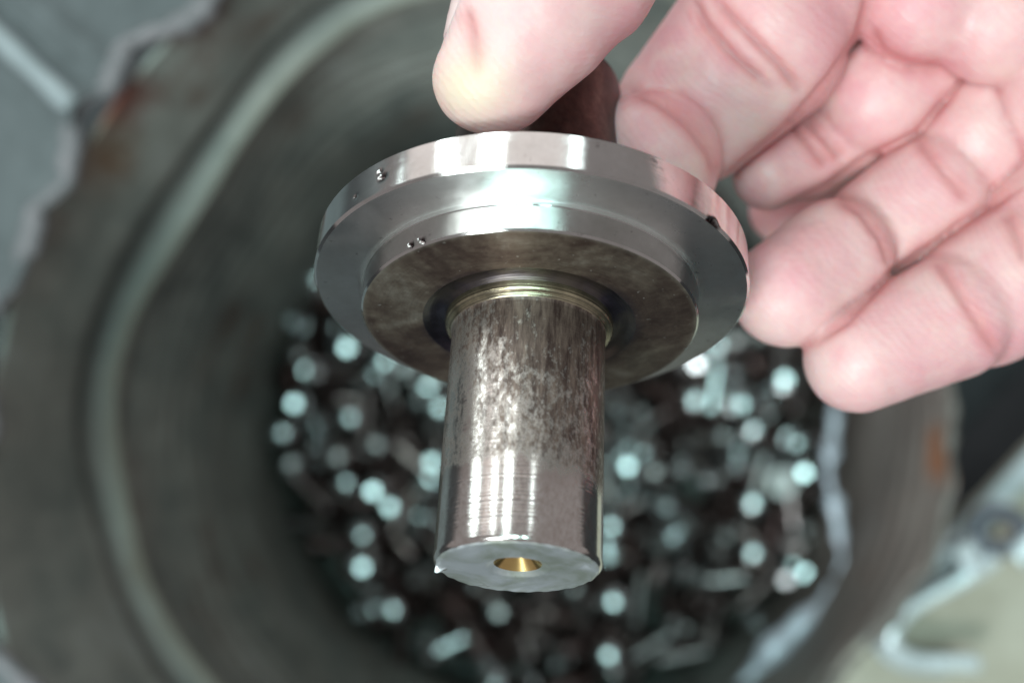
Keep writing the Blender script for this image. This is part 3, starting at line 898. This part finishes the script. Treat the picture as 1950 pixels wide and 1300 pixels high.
def m_skin():
    m = M('skin')
    g = m.noise(55, 4, .55); g2 = m.noise(210, 4, .6)
    col = m.mix(m.ramp(m.math('ADD', m.math('MULTIPLY', g, .65), m.math('MULTIPLY', g2, .35)), [(.40, 0), (.60, 1)]), (.77, .495, .485), (.71, .345, .37))
    col = m.mix(m.ramp(m.noise(120, 5, .65), [(.55, 0), (.72, .5)]), col, (.77, .55, .49))
    fa = m.n('ShaderNodeAttribute', attribute_name='flush_shade'); ba = m.n('ShaderNodeAttribute', attribute_name='blanch')
    col = m.mix(m.math('MULTIPLY', fa.outputs['Fac'], .75), col, (.52, .15, .15))  # crease redness, darkened further as painted shade
    col = m.mix(m.math('MULTIPLY', ba.outputs['Fac'], .85), col, (.72, .61, .46))
    m.set(Base_Color=col, Roughness=m.ramp(g2, [(.3, .40), (.7, .55)]))
    m.b.inputs['Subsurface Weight'].default_value = .75
    m.b.inputs['Subsurface Radius'].default_value = (1.0, .25, .17)
    m.b.inputs['Subsurface Scale'].default_value = .0024
    m.b.inputs['Specular IOR Level'].default_value = .45
    vo = m.n('ShaderNodeTexVoronoi'); vo.inputs['Scale'].default_value = 1500; m.l(m.tc.outputs['Object'], vo.inputs['Vector'])
    li = m.noise(1, 3, .6, m.mapped((500, 1500, 900)))
    wv = m.n('ShaderNodeTexWave', wave_type='BANDS', bands_direction='DIAGONAL'); m.l(m.mapped((1, 1, 1)), wv.inputs['Vector'])
    wv.inputs['Scale'].default_value = 430; wv.inputs['Distortion'].default_value = 9; wv.inputs['Detail'].default_value = 2; wv.inputs['Detail Scale'].default_value = .35
    hgt = m.math('ADD', m.math('ADD', m.math('MULTIPLY', vo.outputs['Distance'], .4), li), m.math('MULTIPLY', wv.outputs['Fac'], .35))
    m.bump(hgt, .17, .0004)
    return m.m
SKIN = m_skin()
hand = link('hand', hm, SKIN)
tag(hand, 'bare hand with curled fingers gripping the steel spindle between thumb and forefinger', 'hand')

# thumb nail: thin curved plate on the thumb's left side
A, ra = K(1062, -56, 123, 176); B, rb = K(922, 152, 121, 90)
axd = (B - A); Ln = np.linalg.norm(axd); axd /= Ln
left = np.array([-1.0, -.15, .05]); left -= axd * left.dot(axd); left /= np.linalg.norm(left); oth = np.cross(axd, left)
nv = []; nf = []
nu, nw_ = 26, 20
near = V[np.linalg.norm(V - (A + axd * Ln * .25), axis=1) < 24]
for i in range(nu):
    u = i / (nu - 1); t = -.20 + 1.08 * u
    hw = .60 * (1 - .30 * max(0, u - .8) / .2 - .25 * max(0, .2 - u) / .2)
    for j in range(nw_):
        e = 2 * j / (nw_ - 1) - 1; an = e * hw
        o_ = A + axd * Ln * t; dr_ = left * math.cos(an) + oth * math.sin(an)
        rel = near - o_; h_ = rel @ dr_
        pd = np.linalg.norm(rel - h_[:, None] * dr_, axis=1)
        k_ = (pd < 1.0) & (h_ > 0)
        r = np.average(h_[k_], weights=np.exp(-(pd[k_] / .4) ** 2)) + .12 - .30 * abs(e) ** 4 - .35 * (1 - u) ** 6 - .12 * u ** 8
        nv.append(C2W(o_ + r * dr_))
for i in range(nu - 1):
    for j in range(nw_ - 1):
        nf.append((i * nw_ + j, (i + 1) * nw_ + j, (i + 1) * nw_ + j + 1, i * nw_ + j + 1))
NAIL = m_simple('nail', (.70, .47, .46), (.77, .56, .54), .34, 120, 0, None, .1, .0003)
nm = mesh('thumbnail', nv, nf)
nl = link('thumbnail', nm, NAIL, hand)
ns = nl.modifiers.new('thick', 'SOLIDIFY'); ns.thickness = .0003; ns.offset = 0
